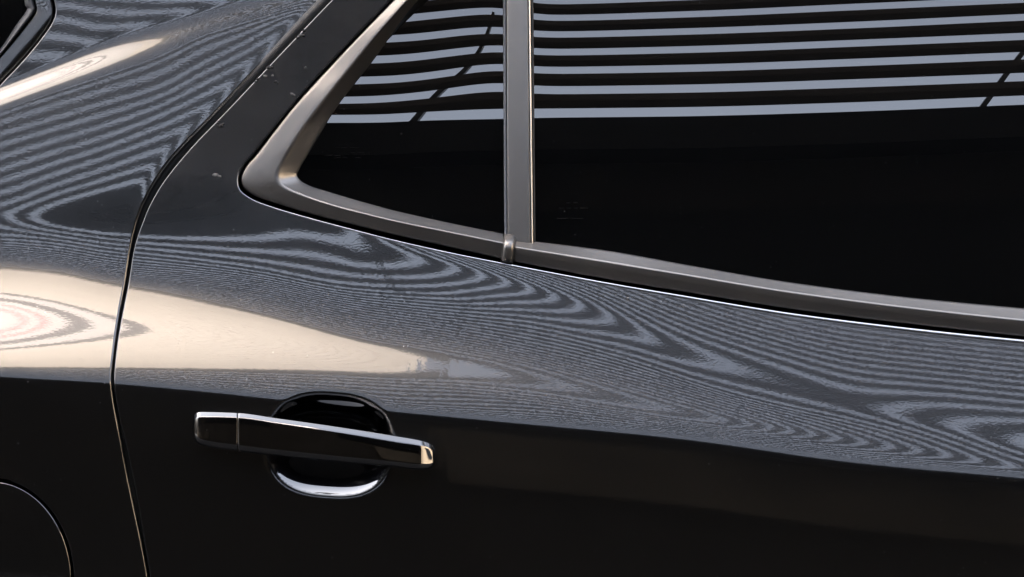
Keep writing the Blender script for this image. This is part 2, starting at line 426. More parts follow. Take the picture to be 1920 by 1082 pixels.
# ---- rear quarter panel field
XQ = np.arange(-330, 662, 4.0)
QE = [(928, -326), (758, -160), (601, 0), (497, 108), (395, 217), (350, 262), (313, 303), (288, 340), (277, 360), (264, 388), (255, 415), (246, 450), (225, 570), (206, 720), (324, 1400)]
def quarter_n():
    X = XQ
    iso = lambda pts: spl(pts, X)
    full = lambda v: np.full_like(X, float(v))
    g1y = iso([(-330, 270), (0, 158), (115, 112), (178, 85), (270, 52), (360, 26), (420, 8), (550, -22), (662, -45)])
    g1n = iso([(-330, -1), (0, 1), (115, 2), (178, 3), (270, 4), (360, 5), (420, 6), (550, 8), (662, 9)])
    g2y = iso([(-330, 290), (0, 178), (100, 140), (200, 105), (300, 76), (380, 49), (450, 27), (550, 0), (662, -26)])
    g2n = iso([(-330, 85), (0, 78), (100, 66), (200, 47), (260, 33), (310, 26.5), (380, 21), (450, 18), (550, 15), (662, 13)])
    a12 = iso([(-330, 330), (0, 206), (100, 172), (200, 139), (300, 104), (380, 66), (450, 44), (550, 16), (662, -10)])
    a9 = iso([(-330, 372), (0, 252), (100, 222), (200, 192), (300, 162), (380, 119), (450, 85), (530, 42), (662, -2)])
    a6 = iso([(-330, 430), (0, 318), (100, 286), (200, 255), (300, 217), (380, 179), (450, 145), (560, 90), (662, 30)])
    a3 = iso([(-330, 440), (0, 385), (100, 348), (200, 315), (300, 281), (340, 268), (450, 215), (560, 160), (662, 110)])
    vy = iso([(-330, 412), (0, 402), (62, 406), (150, 408), (250, 406), (300, 412), (662, 430)])
    vn = iso([(-330, 4), (0, 2.35), (15, 2), (62, 1), (110, 0.1), (180, -0.6), (250, -0.9), (662, -5)])
    vy = np.maximum(vy, a3 + 12)
    m1y = iso([(-330, 436), (0, 440), (100, 449), (215, 466), (662, 500)]); m1n = full(4)
    m2y = iso([(-330, 474), (0, 482), (100, 492), (215, 512), (662, 560)]); m2n = full(14)
    c3y = iso([(-330, 498), (0, 509), (100, 518), (215, 541), (662, 600)]); c3n = full(27.6)
    top = g1n + np.maximum(0, (g1y + 330)) / 30.0
    nodes = [(full(-330), top), (g1y - 36, g1n + iso([(-330, .5), (0, .6), (110, .8), (200, 1.1), (300, 1.4), (662, 1.5)])), (g1y, g1n), (g2y, g2n), (a12, full(12)), (a9, full(9)), (a6, full(6)), (a3, full(3)),
             (vy, vn), (m1y, m1n), (m2y, m2n), (c3y - 10, full(25.7)), (c3y, c3n)] + lower_nodes(X)
    n = columns(X, YS, nodes, 3)
    ex = np.interp(YS, [q[1] for q in QE], [q[0] for q in QE])          # the panel rolls in beside the shut line
    dist = np.clip(ex[:, None] - X[None], 0, 200)
    fade = np.clip((430 - YS) / 60, 0, 1)[:, None]
    n = n + 1.4 * np.exp(-(dist / 13.0) ** 2) * fade
    return blur(np.clip(n, -40, 110), 1.2, 1.0)
QUART = Field(XQ, YS, quarter_n(), crease_y(XQ), np.zeros_like(XQ))

# ---- side glass field
XG = np.arange(430, 2260, 4.0)
def glass_n():
    X = XG
    L = [(-0.0, 0)]
    iso = lambda pts: spl(pts, X)
    k7 = iso([(430, 0), (780, -3), (860, -12), (945, -14), (1000, 3), (1280, -5), (1600, -20), (1920, -34), (2260, -48)])
    k6 = iso([(430, 40), (700, 40), (770, 33), (850, 25), (900, 20), (945, 18), (1000, 34), (1280, 27), (1600, 13), (1920, -1), (2260, -15)])
    k5 = iso([(430, 76), (730, 73), (800, 68), (880, 58), (945, 55), (1000, 65), (1280, 59), (1600, 47), (1920, 32), (2260, 18)])
    k4 = iso([(430, 114), (700, 112), (760, 109), (850, 98), (945, 89), (1000, 98), (1280, 93), (1600, 81), (1920, 68), (2260, 53)])
    k3 = iso([(430, 154), (670, 151), (740, 149), (820, 140), (945, 124), (1000, 132), (1280, 128), (1600, 117), (1920, 104), (2260, 90)])
    k2 = iso([(430, 190), (650, 188), (700, 187), (800, 178), (945, 161), (1000, 169), (1280, 166), (1600, 156), (1920, 144), (2260, 130)])
    k1 = iso([(430, 224), (640, 222), (700, 222), (800, 217), (945, 213), (1000, 212), (1280, 209), (1600, 200), (1920, 187), (2260, 174)])
    f = lambda v: np.full_like(X, float(v))
    nodes = [(k7 - 330, k7 * 0 + 18), (k7, f(7)), (k6, f(6)), (k5, f(5)), (k4, f(4)), (k3, f(3)), (k2, f(2)), (k1, f(1)), (k1 + 90, f(-1.1)), (k1 + 230, f(-4)), (k1 + 500, f(-8))]
    n = columns(X, YS, nodes)
    return blur(n, 3.0, 2.0)
_gx = np.linspace(470, 2240, 200)
_gd = np.polyfit(_gx, DIST - DOOR.depth(_gx, belt_y(_gx)), 2)
def glass_line(X): return np.where(X < 738, 449 + (X - 738) * 0.2, belt_y(X))
GLS = Field(XG, YS, glass_n(), glass_line(XG), np.polyval(_gd, XG) - 0.014)

# ------------------------------------------------------------------ panel builder
def ycurve(pts, Y, n=900, soft=0):
    """boundary X(Y) through points given bottom->top or top->bottom, single valued in Y"""
    C = catmull(pts, n); o = np.argsort(C[:, 1], kind='stable'); C = C[o]
    if soft:
        yy = np.arange(-340, 1420, 2.0); xx = np.interp(yy, C[:, 1], C[:, 0])
        e = 30; xs = xx.copy(); b_ = blur((xx - np.linspace(xx[0], xx[-1], len(xx)))[:, None], 0, soft)[:, 0] + np.linspace(xx[0], xx[-1], len(xx))
        xs[e:-e] = b_[e:-e]
        return np.interp(Y, yy, xs)
    return np.interp(Y, C[:, 1], C[:, 0])

def edge_strip(P, N, outward_hint, r, depth, segs=5, chamfer=False):
    """rolled edge: from the boundary P (k,3) with normals N, a quarter round of radius r and a flange"""
    tan = unit(np.gradient(P, axis=0)); T = unit(np.cross(tan, N))
    sgn = np.sign((T * outward_hint).sum(-1, keepdims=True)); T = T * np.where(sgn == 0, 1, sgn)
    rows, nrm = [], []
    r = r * np.ones((1, 1)) if np.isscalar(r) else r
    if chamfer:
        # flat 45 degree chamfer with small rounded shoulders
        Q = P.copy(); last = 0.0
        for th, ln in ((12, .10), (26, .08), (36, .10), (42, .20), (47, .26), (53, .20), (64, .10), (90, .12)):
            th = math.radians(th); Q = Q + r * 1.35 * ln * (math.cos(th) * T - math.sin(th) * N)
            rows.append(Q); nrm.append(unit(math.cos(th) * N + math.sin(th) * T))
        segs = 0
    for k in range(1, segs + 1):
        th = math.pi / 2 * k / segs
        rows.append(P + r * (math.sin(th) * T - (1 - math.cos(th)) * N)); nrm.append(unit(math.cos(th) * N + math.sin(th) * T))
    rows.append(rows[-1] - depth * N); nrm.append(T)
    return np.stack(rows, 1), np.stack(nrm, 1)

def panel(name, fld, Y, XL, XR, ncol, mat, parent, left=None, right=None, split=None, add=None, raw=False):
    """rows Y, X from XL to XR; left/right = (radius, flange depth) of the rolled edges"""
    t = np.linspace(0, 1, ncol)
    PX = XL[:, None] + (XR - XL)[:, None] * t[None]; PY = np.repeat(Y[:, None], ncol, 1)
    P = fld.point(PX, PY); N = fld.normal(PX, PY)
    cols, nrms = [P], [N]
    if right:
        E, EN = edge_strip(P[:, -1], N[:, -1], np.array([1, 0, 0.6]) if right[2] else np.array([1, 0, 0.]), right[0], right[1], chamfer=not right[2]); cols.append(E); nrms.append(EN)
    if left:
        E, EN = edge_strip(P[:, 0], N[:, 0], np.array([-1, 0, 0.3]), left[0], left[1]); cols.insert(0, E[:, ::-1]); nrms.insert(0, EN[:, ::-1])
    P = np.concatenate(cols, 1); N = np.concatenate(nrms, 1)
    nu, nv = P.shape[:2]
    F = grid_faces(nu, nv, flip=True)
    V = P.reshape(-1, 3); NN = N.reshape(-1, 3)
    if raw: return V, F, NN
    if add is not None:
        F = np.concatenate([F, add[1] + len(V)]); V = np.concatenate([V, add[0]]); NN = np.concatenate([NN, add[2]])
    out = []
    if split is not None:
        cx = V[F].mean(1); w = cx[:, 1] + DIST
        X = cx[:, 0] / w * FPX + 960; Yp = 541 - (cx[:, 2] - ZC) / w * FPX
        m = split(X, Yp)
        sub = F[m]; idx, inv = np.unique(sub, return_inverse=True)
        out.append((V[idx], inv.reshape(sub.shape), NN[idx]))
        F = F[~m]
    o = mesh_np(name, V, F, NN, mat, parent)
    return (o, out[0]) if split is not None else o

# ------------------------------------------------------------------ the car
car = thing('parked_car', (0, 0.9, 0), 'glossy black parked car, rear door and quarter panel seen close up', 'car')
rows_main = np.unique(np.concatenate([np.arange(-326, -20, 10.0), np.arange(-20, 1110, 2.0), np.arange(1110, 1400, 10.0)]))

door_edge = [(950, -326), (780, -160), (623, 0), (520, 108), (417, 217), (370, 265), (333, 307), (305, 343), (293, 362), (278, 390), (266, 420), (254, 455), (248.5, 480), (241, 530), (233, 570), (222.7, 625), (217.3, 664), (214, 700), (214, 719), (218.5, 757), (235, 830), (255, 927), (281, 1081), (330, 1400)]
quart_edge = [(928, -326), (758, -160), (601, 0), (497, 108), (395, 217), (350, 262), (313, 303), (288, 340), (277, 360), (264, 388), (255, 415), (246, 450), (240.5, 480), (233, 530), (225, 570), (216, 625), (210.5, 672), (206.7, 703), (206.7, 719), (211.8, 757), (227, 838), (241, 913), (262, 1012), (275, 1082), (324, 1400)]
door_top = [(1054, -326), (890, -158), (730, 0), (615, 120), (544, 200), (508, 245), (474, 288), (453, 314), (446, 335), (450, 355), (471, 372), (512, 388), (584, 409), (656, 428), (738, 449), (840, 472), (945, 493), (1140, 530), (1280, 554), (1480, 587), (1700, 615), (1920, 638), (2200, 662), (2255, 667)]
Yd = rows_main
XL = ycurve(door_edge, Yd, soft=5) + 2.5
XRr = ycurve(door_top, Yd, 2400); XRr = np.where(Yd >= 667, 2255, XRr)
# inset the top boundary by the lip radius (perpendicular, mostly downwards)
LIP = 5.0
dt = np.array(door_top, float); tn = np.gradient(dt, axis=0); tn /= np.linalg.norm(tn, axis=1)[:, None]
ins = np.stack([-tn[:, 1], tn[:, 0]], 1)      # towards the panel
lipw = np.interp(np.arange(len(dt)), [0, 8, 10, 16, 23], [2.2, 2.2, 3.0, 5.5, 8.0])
dti = dt + ins * lipw[:, None]
dti[0] = (dti[0][0], -330)
XRr = ycurve(dti, Yd, 2400); XRr = np.where(Yd >= dti[-1][1], 2255, XRr)
XRr = np.maximum(XRr, XL + 4)
LIPR = 0.00047 * np.interp(XRr, dti[10:, 0], lipw[10:])[:, None]
# lip radius per row follows
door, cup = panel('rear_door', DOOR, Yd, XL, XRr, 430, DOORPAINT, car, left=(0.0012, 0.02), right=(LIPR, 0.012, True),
                  split=lambda X, Y: cup_r(X, Y) < 0.955)
mesh_np('handle_recess', cup[0], cup[1], cup[2], HANDLE, door)

# quarter panel, cut by the side window opening at the top left and by the fuel flap
lip = [(-326, 520), (-160, 336), (0, 160), (37, 121), (74, 77), (98, 42), (104, 22), (102, 4), (92, -30), (60, -120), (30, -326)]
Yq = rows_main
lx = ycurve(lip, Yq); XLq = np.where(Yq > 520, -326, lx + 3.0)
FC = (-17, 1090, 150, 187)
def ell(Y, gx): 
    v = np.clip(1 - ((Y - FC[1]) / (FC[3] + gx)) ** 2, 0, None)
    return FC[0] + (FC[2] + gx) * np.sqrt(v)
hole = np.abs(Yq - FC[1]) < FC[3] + 6.5
XLq = np.where(hole, ell(Yq, 7.5), XLq)
upper = Yq <= 903; lowr = ~upper & (Yq < 1284)
XRq = ycurve(quart_edge, Yq, soft=5) - 2.5
YA = np.concatenate([Yq[(Yq <= FC[1] - FC[3] - 6.5)], [FC[1] - FC[3] - 6.4]])
XLa = np.where(YA > 520, -326, ycurve(lip, YA) + 3.0); XRa = ycurve(quart_edge, YA, soft=5) - 2.5
YB = np.concatenate([[FC[1] - FC[3] - 6.4], np.arange(FC[1] - FC[3] - 6, FC[1] - FC[3] + 8, 0.5), np.arange(FC[1] - FC[3] + 8, FC[1] + FC[3] + 5, 3.0)])
XLb = ell(YB, 7.5); XRb = ycurve(quart_edge, YB, soft=5) - 2.5
below = panel('', QUART, YB, XLb, XRb, 90, PAINT, None, left=(0.0008, 0.015), right=(0.0024, 0.02, False), raw=True)
quarter = panel('quarter_panel', QUART, YA, XLa, XRa, 260, PAINT, car, left=(0.0016, 0.012), right=(0.0024, 0.02, False), add=below)
# strip of the panel left of the fuel flap's top (off frame) and the flap itself
YF = np.concatenate([np.arange(FC[1] - FC[3] + 2, FC[1] - FC[3] + 12, 0.5), np.arange(FC[1] - FC[3] + 12, FC[1] + FC[3] - 4, 3.0)])
XRf = ell(YF, -2.0); XLf = 2 * FC[0] - XRf
panel('fuel_flap', QUART, YF, np.maximum(XLf, -320), XRf, 60, PAINT, quarter, left=(0.0008, 0.012), right=(0.0010, 0.012, False))

# dark structure behind the panels: jambs and inner shell
def offset_sheet(name, fld, X0, X1, Y0, Y1, off, mat, parent, nx=60, ny=60):
    PX, PY = np.meshgrid(np.linspace(X0, X1, nx), np.linspace(Y0, Y1, ny)); PX = PX.T; PY = PY.T
    w = fld.depth(PX, PY) + off
    A = px3(PX, PY, w); B = px3(PX, PY, w + 0.02)
    V = np.concatenate([A.reshape(-1, 3), B.reshape(-1, 3)])
    k = nx * ny
    F = [grid_faces(nx, ny), grid_faces(nx, ny, True, k)]
    ring = [i * ny for i in range(nx)] + [(nx - 1) * ny + j for j in range(1, ny)] + [i * ny + ny - 1 for i in range(nx - 2, -1, -1)] + [j for j in range(ny - 2, 0, -1)]
    ring = np.array(ring); nxt = np.roll(ring, -1)
    F.append(np.stack([ring, nxt, nxt + k, ring + k], -1))
    return mesh_np(name, V, np.concatenate(F), None, mat, parent)
offset_sheet('door_shell', DOOR, 430, 2250, -320, 1395, 0.045, JAMB, car)
offset_sheet('quarter_shell', QUART, -326, 430, -320, 1395, 0.032, JAMB, car)

# rubber seal that shows in the gap between door and quarter panel
ge = catmull(door_edge, 260); gq = catmull(quart_edge, 260)
Ym = np.arange(-320, 1395, 6.0)
mid = 0.5 * (ycurve(door_edge, Ym, soft=5) + ycurve(quart_edge, Ym, soft=5))
def tube(name, P, r, mat, parent, segs=8, squash=1.0):
    P = np.asarray(P, float); tan = unit(np.gradient(P, axis=0)); up = np.array([0, -1.0, 0])
    s = unit(np.cross(tan, up)); u = unit(np.cross(s, tan))
    ang = np.linspace(0, 2 * math.pi, segs, endpoint=False)
    V = P[:, None] + r * (np.cos(ang)[None, :, None] * s[:, None] + squash * np.sin(ang)[None, :, None] * u[:, None])
    n = len(P); F = []
    i, j = np.meshgrid(np.arange(n - 1), np.arange(segs), indexing='ij'); j2 = (j + 1) % segs
    F = np.stack([i * segs + j, i * segs + j2, (i + 1) * segs + j2, (i + 1) * segs + j], -1).reshape(-1, 4)
    return mesh_np(name, V.reshape(-1, 3), F, None, mat, parent)
tube('door_seal', px3(mid, Ym, DOOR.depth(mid, Ym) + 0.016), 0.006, RUBBER, car)

# ---- window trim, glass, bars
def chaikin(rows, it=3):
    """rows: list of (k,3) curves across a profile; corner cutting across the profile"""
    A = np.stack(rows, 0)
    for _ in range(it):
        q1 = 0.75 * A[:-1] + 0.25 * A[1:]; q2 = 0.25 * A[:-1] + 0.75 * A[1:]
        B = np.empty((2 * len(q1) + 2,) + A.shape[1:]); B[0] = A[0]; B[-1] = A[-1]; B[1:-1:2] = q1; B[2:-1:2] = q2
        A = B
    return A

def loft(name, A, mat, parent, flip=False, caps=True):
    nu, nv = A.shape[:2]
    F = grid_faces(nu, nv, flip); V = A.reshape(-1, 3)
    o = mesh_np(name, V, F, None, mat, parent)
    me = o.data
    return o

def pxrow(C, w): return px3(C[:, 0], C[:, 1], w)

OT = [(1060, -326), (738, 0), (623, 120), (550, 200), (516, 243), (480, 290), (459, 315), (451, 335), (456, 352), (475, 366), (532, 386), (600, 406), (656, 420), (738, 440), (840, 463), (943, 486)]
RT = [(1088, -326), (765, 0), (664, 118), (599, 200), (560, 253), (536, 293), (525, 314), (521, 331), (526, 344), (541, 354), (572, 367), (620, 383), (668, 396), (738, 413), (840, 434), (943, 455)]
IT = [(1106, -326), (784, 0), (697, 118), (633, 200), (601, 252), (576, 294), (563, 316), (558, 329), (565, 339), (584, 349), (606, 356), (645, 368), (690, 381), (738, 394), (840, 417), (943, 438)]
NT = 260
O = catmull(OT, NT); Rg = catmull(RT, NT); I = catmull(IT, NT)
leg = np.interp(np.linspace(0, 1, NT), [0, .45, .6, 1], [1, 1, 0, 0])      # 1 on the rear leg, 0 on the lower leg
wO = DOOR.depth(np.clip(O[:, 0], 180, 2240), O[:, 1]) + 0.0015
wG = GLS.depth(I[:, 0], I[:, 1])
wR = wO - (0.0042 * leg + 0.0030 * (1 - leg))
wI = np.maximum(wG - 0.0008, wR + 0.007)
mixc = lambda a, b, t: a * (1 - t) + b * t
prof = [pxrow(O, wO + 0.010), pxrow(O, wO + 0.0015), pxrow(mixc(O, Rg, .07), wO - 0.0006), pxrow(mixc(O, Rg, .45), mixc(wO - .0006, wR, .45)), pxrow(mixc(O, Rg, .80), mixc(wO, wR, .92)),
        pxrow(Rg, wR - 0.0002), pxrow(mixc(Rg, I, .18), mixc(wR, wI, .20)), pxrow(mixc(Rg, I, .6), mixc(wR, wI, .6)), pxrow(I, wI), pxrow(mixc(Rg, I, 1.02), wI + 0.006)]
loft('window_frame', chaikin(prof, 3), TRIM, door)

# belt moulding under the large window
OB = [(963, 490.5), (1140, 524), (1280, 547), (1480, 579), (1700, 607), (1920, 631), (2250, 660)]
RB = [(963, 462), (1140, 491), (1280, 514), (1480, 547), (1700, 576), (1920, 600), (2250, 630)]
IB = [(963, 448), (1140, 470), (1280, 495), (1480, 529), (1700, 557), (1920, 578), (2250, 609)]
O = catmull(OB, 200); Rg = catmull(RB, 200); I = catmull(IB, 200)
Xc = np.linspace(963, 2250, 200)
O = np.stack([Xc, spl(OB, Xc)], 1); Rg = np.stack([Xc, spl(RB, Xc)], 1); I = np.stack([Xc, spl(IB, Xc)], 1)
wO = DOOR.depth(Xc, O[:, 1] + 6) + 0.0035; wR = wO - 0.0030; wI = np.maximum(GLS.depth(Xc, I[:, 1]) - 0.001, wR + 0.006)
prof = [pxrow(O, wO + 0.012), pxrow(O, wO), pxrow(mixc(O, Rg, .10), wO - 0.0008), pxrow(mixc(O, Rg, .38), mixc(wO, wR, .62)), pxrow(mixc(O, Rg, .62), mixc(wO, wR, .95)), pxrow(mixc(O, Rg, .86), mixc(wO, wR, 1.05)),
        pxrow(Rg, wR), pxrow(mixc(Rg, I, .22), mixc(wR, wI, .24)), pxrow(mixc(Rg, I, .7), mixc(wR, wI, .72)), pxrow(I, wI), pxrow(mixc(Rg, I, 1.03), wI + 0.006)]
A = chaikin(prof, 3)
A = np.concatenate([A[:, :1] * 1.0, A], 1); A[:, 0, 1] += 0.012            # closed left end
loft('belt_moulding', A, TRIM, door)

# joint cap between frame and belt moulding
sx = np.array([941.0, 941.0, 943.5, 948, 955, 960.5, 964, 964.5])
lift = np.array([0.012, 0.004, -0.0004, -0.0020, -0.0022, -0.0010, 0.003, 0.012])
skew = np.array([0, 0, 0, 0, 0, 0, 0, 0])
base_w = DOOR.depth(np.array([950.0]), np.array([500.0]))[0]
rowsY = [(493, 0.010, 1), (492.5, 0.004, 1), (489, -0.0015, 1), (470, -0.0035, 1), (461, -0.0035, 1), (452, -0.0012, 1), (444, 0.006, 1), (440, 0.011, 1), (439, 0.016, 1)]
prof = []
for (yy, dd, _) in rowsY:
    C = np.stack([sx + (470 - yy) * 0.12, yy + (sx - 950) * 0.19], 1)
    prof.append(pxrow(C, base_w + dd + lift))
A = chaikin(prof, 2); A = np.swapaxes(chaikin(list(np.swapaxes(A, 0, 1)), 2), 0, 1)
loft('trim_joint_cap', A, TRIM, door)

# division bar between the two windows
yb = np.linspace(-326, 462, 80)
tb = np.clip(yb / 440, -1, 1.1)
def bar_row(x_top, x_bot, dd):
    X = x_top + (x_bot - x_top) * tb
    return px3(X, yb, GLS.depth(X, yb) + dd)
A = chaikin([bar_row(949.5, 951.5, 0.004), bar_row(949.5, 951.5, -0.0035), bar_row(951, 953, -0.0046), bar_row(972, 975, -0.0049), bar_row(988, 993.5, -0.0046), bar_row(990, 995.5, -0.0036), bar_row(990, 995.5, 0.004)], 2)
loft('division_bar', A, TRIM, door, flip=True)
A = chaikin([bar_row(943, 945.5, 0.004), bar_row(943, 945.5, -0.0022), bar_row(945.5, 948, -0.0032), bar_row(949, 951, -0.0030), bar_row(949.6, 951.5, 0.004)], 2)
loft('glass_channel', A, simple_mat('grey rubber channel', (0.09, 0.10, 0.115), 0.45), door, flip=True)
A = chaikin([bar_row(990.4, 996, 0.004), bar_row(990.4, 996, -0.0040), bar_row(992.5, 998, -0.0052), bar_row(995, 1000, -0.0036), bar_row(995, 1000, 0.004)], 2)
loft('bar_edge_bead', A, simple_mat('bright bead', (0.62, 0.60, 0.57), 0.28, 1.0), door, flip=True)
A = chaikin([bar_row(995.2, 1000.4, 0.004), bar_row(995.2, 1000.4, -0.0018), bar_row(997.5, 1002, -0.0024), bar_row(1000, 1004, -0.0016), bar_row(1000.2, 1004.2, 0.004)], 2)
loft('glass_seal', A, RUBBER, door, flip=True)

# bright bead along the top edge of the door skin, round the window corner and under the belt moulding
bd = catmull(dt + ins * (lipw * 0.45)[:, None], 420); bd = bd[(bd[:, 1] > 322) & (bd[:, 0] < 2250)]
bt = np.linspace(0, 1, len(bd)); br = np.interp(bd[:, 0], [440, 520, 738, 945, 1280, 1920, 2250], [.0004, .0006, .0008, .0011, .0016, .0022, .0023]); br = br * np.clip(np.arange(len(bd)) / 12.0, 0.15, 1)
def vtube(name, P, r, mat, parent, segs=10):
    tan = unit(np.gradient(P, axis=0)); s_ = unit(np.cross(tan, np.array([0, -1.0, 0]))); u_ = unit(np.cross(s_, tan))
    ang = np.linspace(0, 2 * math.pi, segs, endpoint=False)
    V = P[:, None] + r[:, None, None] * (np.cos(ang)[None, :, None] * s_[:, None] + np.sin(ang)[None, :, None] * u_[:, None])
    i, j = np.meshgrid(np.arange(len(P) - 1), np.arange(segs), indexing='ij'); j2 = (j + 1) % segs
    F = np.stack([i * segs + j, i * segs + j2, (i + 1) * segs + j2, (i + 1) * segs + j], -1).reshape(-1, 4)
    return mesh_np(name, V.reshape(-1, 3), F, None, mat, parent)
BEAD = simple_mat('bright anodised bead', (0.55, 0.56, 0.58), 0.22, 1.0)
vtube('bright_bead', px3(bd[:, 0], bd[:, 1], DOOR.depth(bd[:, 0], bd[:, 1]) + br * 0.3), br, BEAD, door)

def pane(name, XLf, XRf, YT, YBf, nu, nv):
    """glass sheet 4 mm thick; X from XLf to XRf, Y between YT and YBf(x)"""
    t = np.linspace(0, 1, nu); s = np.linspace(0, 1, nv)
    PX = XLf + (XRf - XLf) * t[:, None] + 0 * s[None]
    PY = YT + (YBf(PX) - YT) * s[None]
    P = GLS.point(PX, PY); N = GLS.normal(PX, PY)
    k = nu * nv
    V = np.concatenate([P.reshape(-1, 3), (P - 0.004 * N).reshape(-1, 3)])
    F = np.concatenate([grid_faces(nu, nv), grid_faces(nu, nv, True, k)])
    NN = np.concatenate([N.reshape(-1, 3), -N.reshape(-1, 3)])
    return mesh_np(name, V, F, NN, GLASS, door)
pane('window_pane', 996, 2250, -326, lambda X: spl(IB, X) + 9, 320, 330)
# quarter glass: left side follows the frame
Yp = np.arange(-326, 448, 2.0)
IC = catmull(mixc(np.array(IT), np.array(RT), 0.35), 900); oo = np.argsort(IC[:, 1], kind='stable')
XLp = np.interp(Yp, IC[oo, 1], IC[oo, 0]); XLp = np.where(Yp > 440, 938, XLp); XRp = np.full_like(Yp, 949.0)
XLp = np.minimum(XLp, np.where(Yp < -160, XLp, 944))
XRp = np.maximum(XRp, XLp + 3)
t = np.linspace(0, 1, 130); PX = XLp[:, None] + (XRp - XLp)[:, None] * t; PY = np.repeat(Yp[:, None], 130, 1)
P = GLS.point(PX, PY); N = GLS.normal(PX, PY); nu, nv = PX.shape
mesh_np('quarter_pane', np.concatenate([P.reshape(-1, 3), (P - 0.004 * N).reshape(-1, 3)]), np.concatenate([grid_faces(nu, nv, True), grid_faces(nu, nv, False, nu * nv)]),
        np.concatenate([N.reshape(-1, 3), -N.reshape(-1, 3)]), GLASS, door)

# faint worn maker's print on the glass (illegible strokes, as in the photo)
PRINT = simple_mat('faint glass print', (0.005, 0.005, 0.0055), 0.8, ior=1.12)
def strokes(name, x0, y0, lines, parent):
    V, F = [], []
    for (ly, segs) in lines:
        for (sx_, ln) in segs:
            X = np.array([x0 + sx_, x0 + sx_ + ln]); 
            for (ya, yb_) in ((y0 + ly, y0 + ly + 1.6),):
                b = len(V)
                q = px3(np.array([X[0], X[1], X[1], X[0]]), np.array([ya, ya, yb_, yb_]), GLS.depth(np.array([X[0], X[1], X[1], X[0]]), np.array([ya, ya, yb_, yb_])) - 0.0003)
                q2 = q + np.array([0, 0.0002, 0])
                V += [tuple(v) for v in q] + [tuple(v) for v in q2]
                F += [(b, b + 3, b + 2, b + 1), (b + 4, b + 5, b + 6, b + 7), (b, b + 1, b + 5, b + 4), (b + 1, b + 2, b + 6, b + 5), (b + 2, b + 3, b + 7, b + 6), (b + 3, b, b + 4, b + 7)]
    return mesh_np(name, np.array(V), np.array(F), None, PRINT, parent)
xi = np.linspace(1004, 2245, 160); yi = spl(IB, xi) + 3.0
tube('glass_wiper_seal', px3(xi, yi, GLS.depth(xi, yi) - 0.0012), 0.00045, RUBBER, door)
strokes('glass_print', 606, 276, [(0, [(20, 8), (30, 14), (46, 22)]), (10, [(50, 10), (64, 14), (84, 6)]), (15, [(2, 14), (22, 10)]), (19, [(20, 14), (36, 9), (60, 10)])], door)
strokes('glass_print', 1040, 380, [(0, [(22, 8), (34, 10)]), (10, [(8, 9), (22, 9), (36, 7), (48, 14)]), (29, [(4, 22), (30, 24)])], door)

# dirt spots on the window pillar
DIRT = simple_mat('dark dried dirt', (0.010, 0.009, 0.009), 0.8); DIRTL = simple_mat('pale dried dirt', (0.10, 0.097, 0.094), 0.9)
for (dx, dy, rr, mt) in [(408, 231, 4, 0), (414, 236, 6, 0), (419, 232, 3, 0), (483, 148, 4, 0), (480, 153, 3, 0), (503, 127, 5, 0), (510, 126, 4, 0), (517, 153, 3.5, 0), (521, 156, 3, 0), (571, 57, 4, 0), (558, 71, 4, 0), (569, 67, 4, 0), (548, 176, 4, 1), (551, 178, 3, 1), (497, 143, 4, 1), (511, 142, 3, 1), (563, 66, 4, 1), (404, 329, 6, 1), (412, 331, 4, 1), (573, 126, 2.5, 1)]:
    k = 11; ang = np.linspace(0, 2 * math.pi, k, endpoint=False)
    rad = rr * (0.55 + 0.6 * RNG.random(k)); X_ = dx + rad * np.cos(ang) * 1.1; Y_ = dy + rad * np.sin(ang) * 0.8
    ring = px3(X_, Y_, DOOR.depth(X_, Y_) - 0.00012); c_ = px3(np.array([dx * 1.0]), np.array([dy * 1.0]), DOOR.depth(np.array([dx * 1.0]), np.array([dy * 1.0])) - 0.0004)
    low = px3(X_, Y_, DOOR.depth(X_, Y_) + 0.0004)
    V = np.concatenate([ring, c_, low]); i_ = np.arange(k); j_ = (i_ + 1) % k
    F = np.concatenate([np.stack([i_, j_, np.full(k, k)], -1), np.stack([j_, i_, i_ + k + 1], -1), np.stack([j_, i_ + k + 1, j_ + k + 1], -1)])
    mesh_np('dirt_spot', V, F, None, DIRTL if mt else DIRT, door)

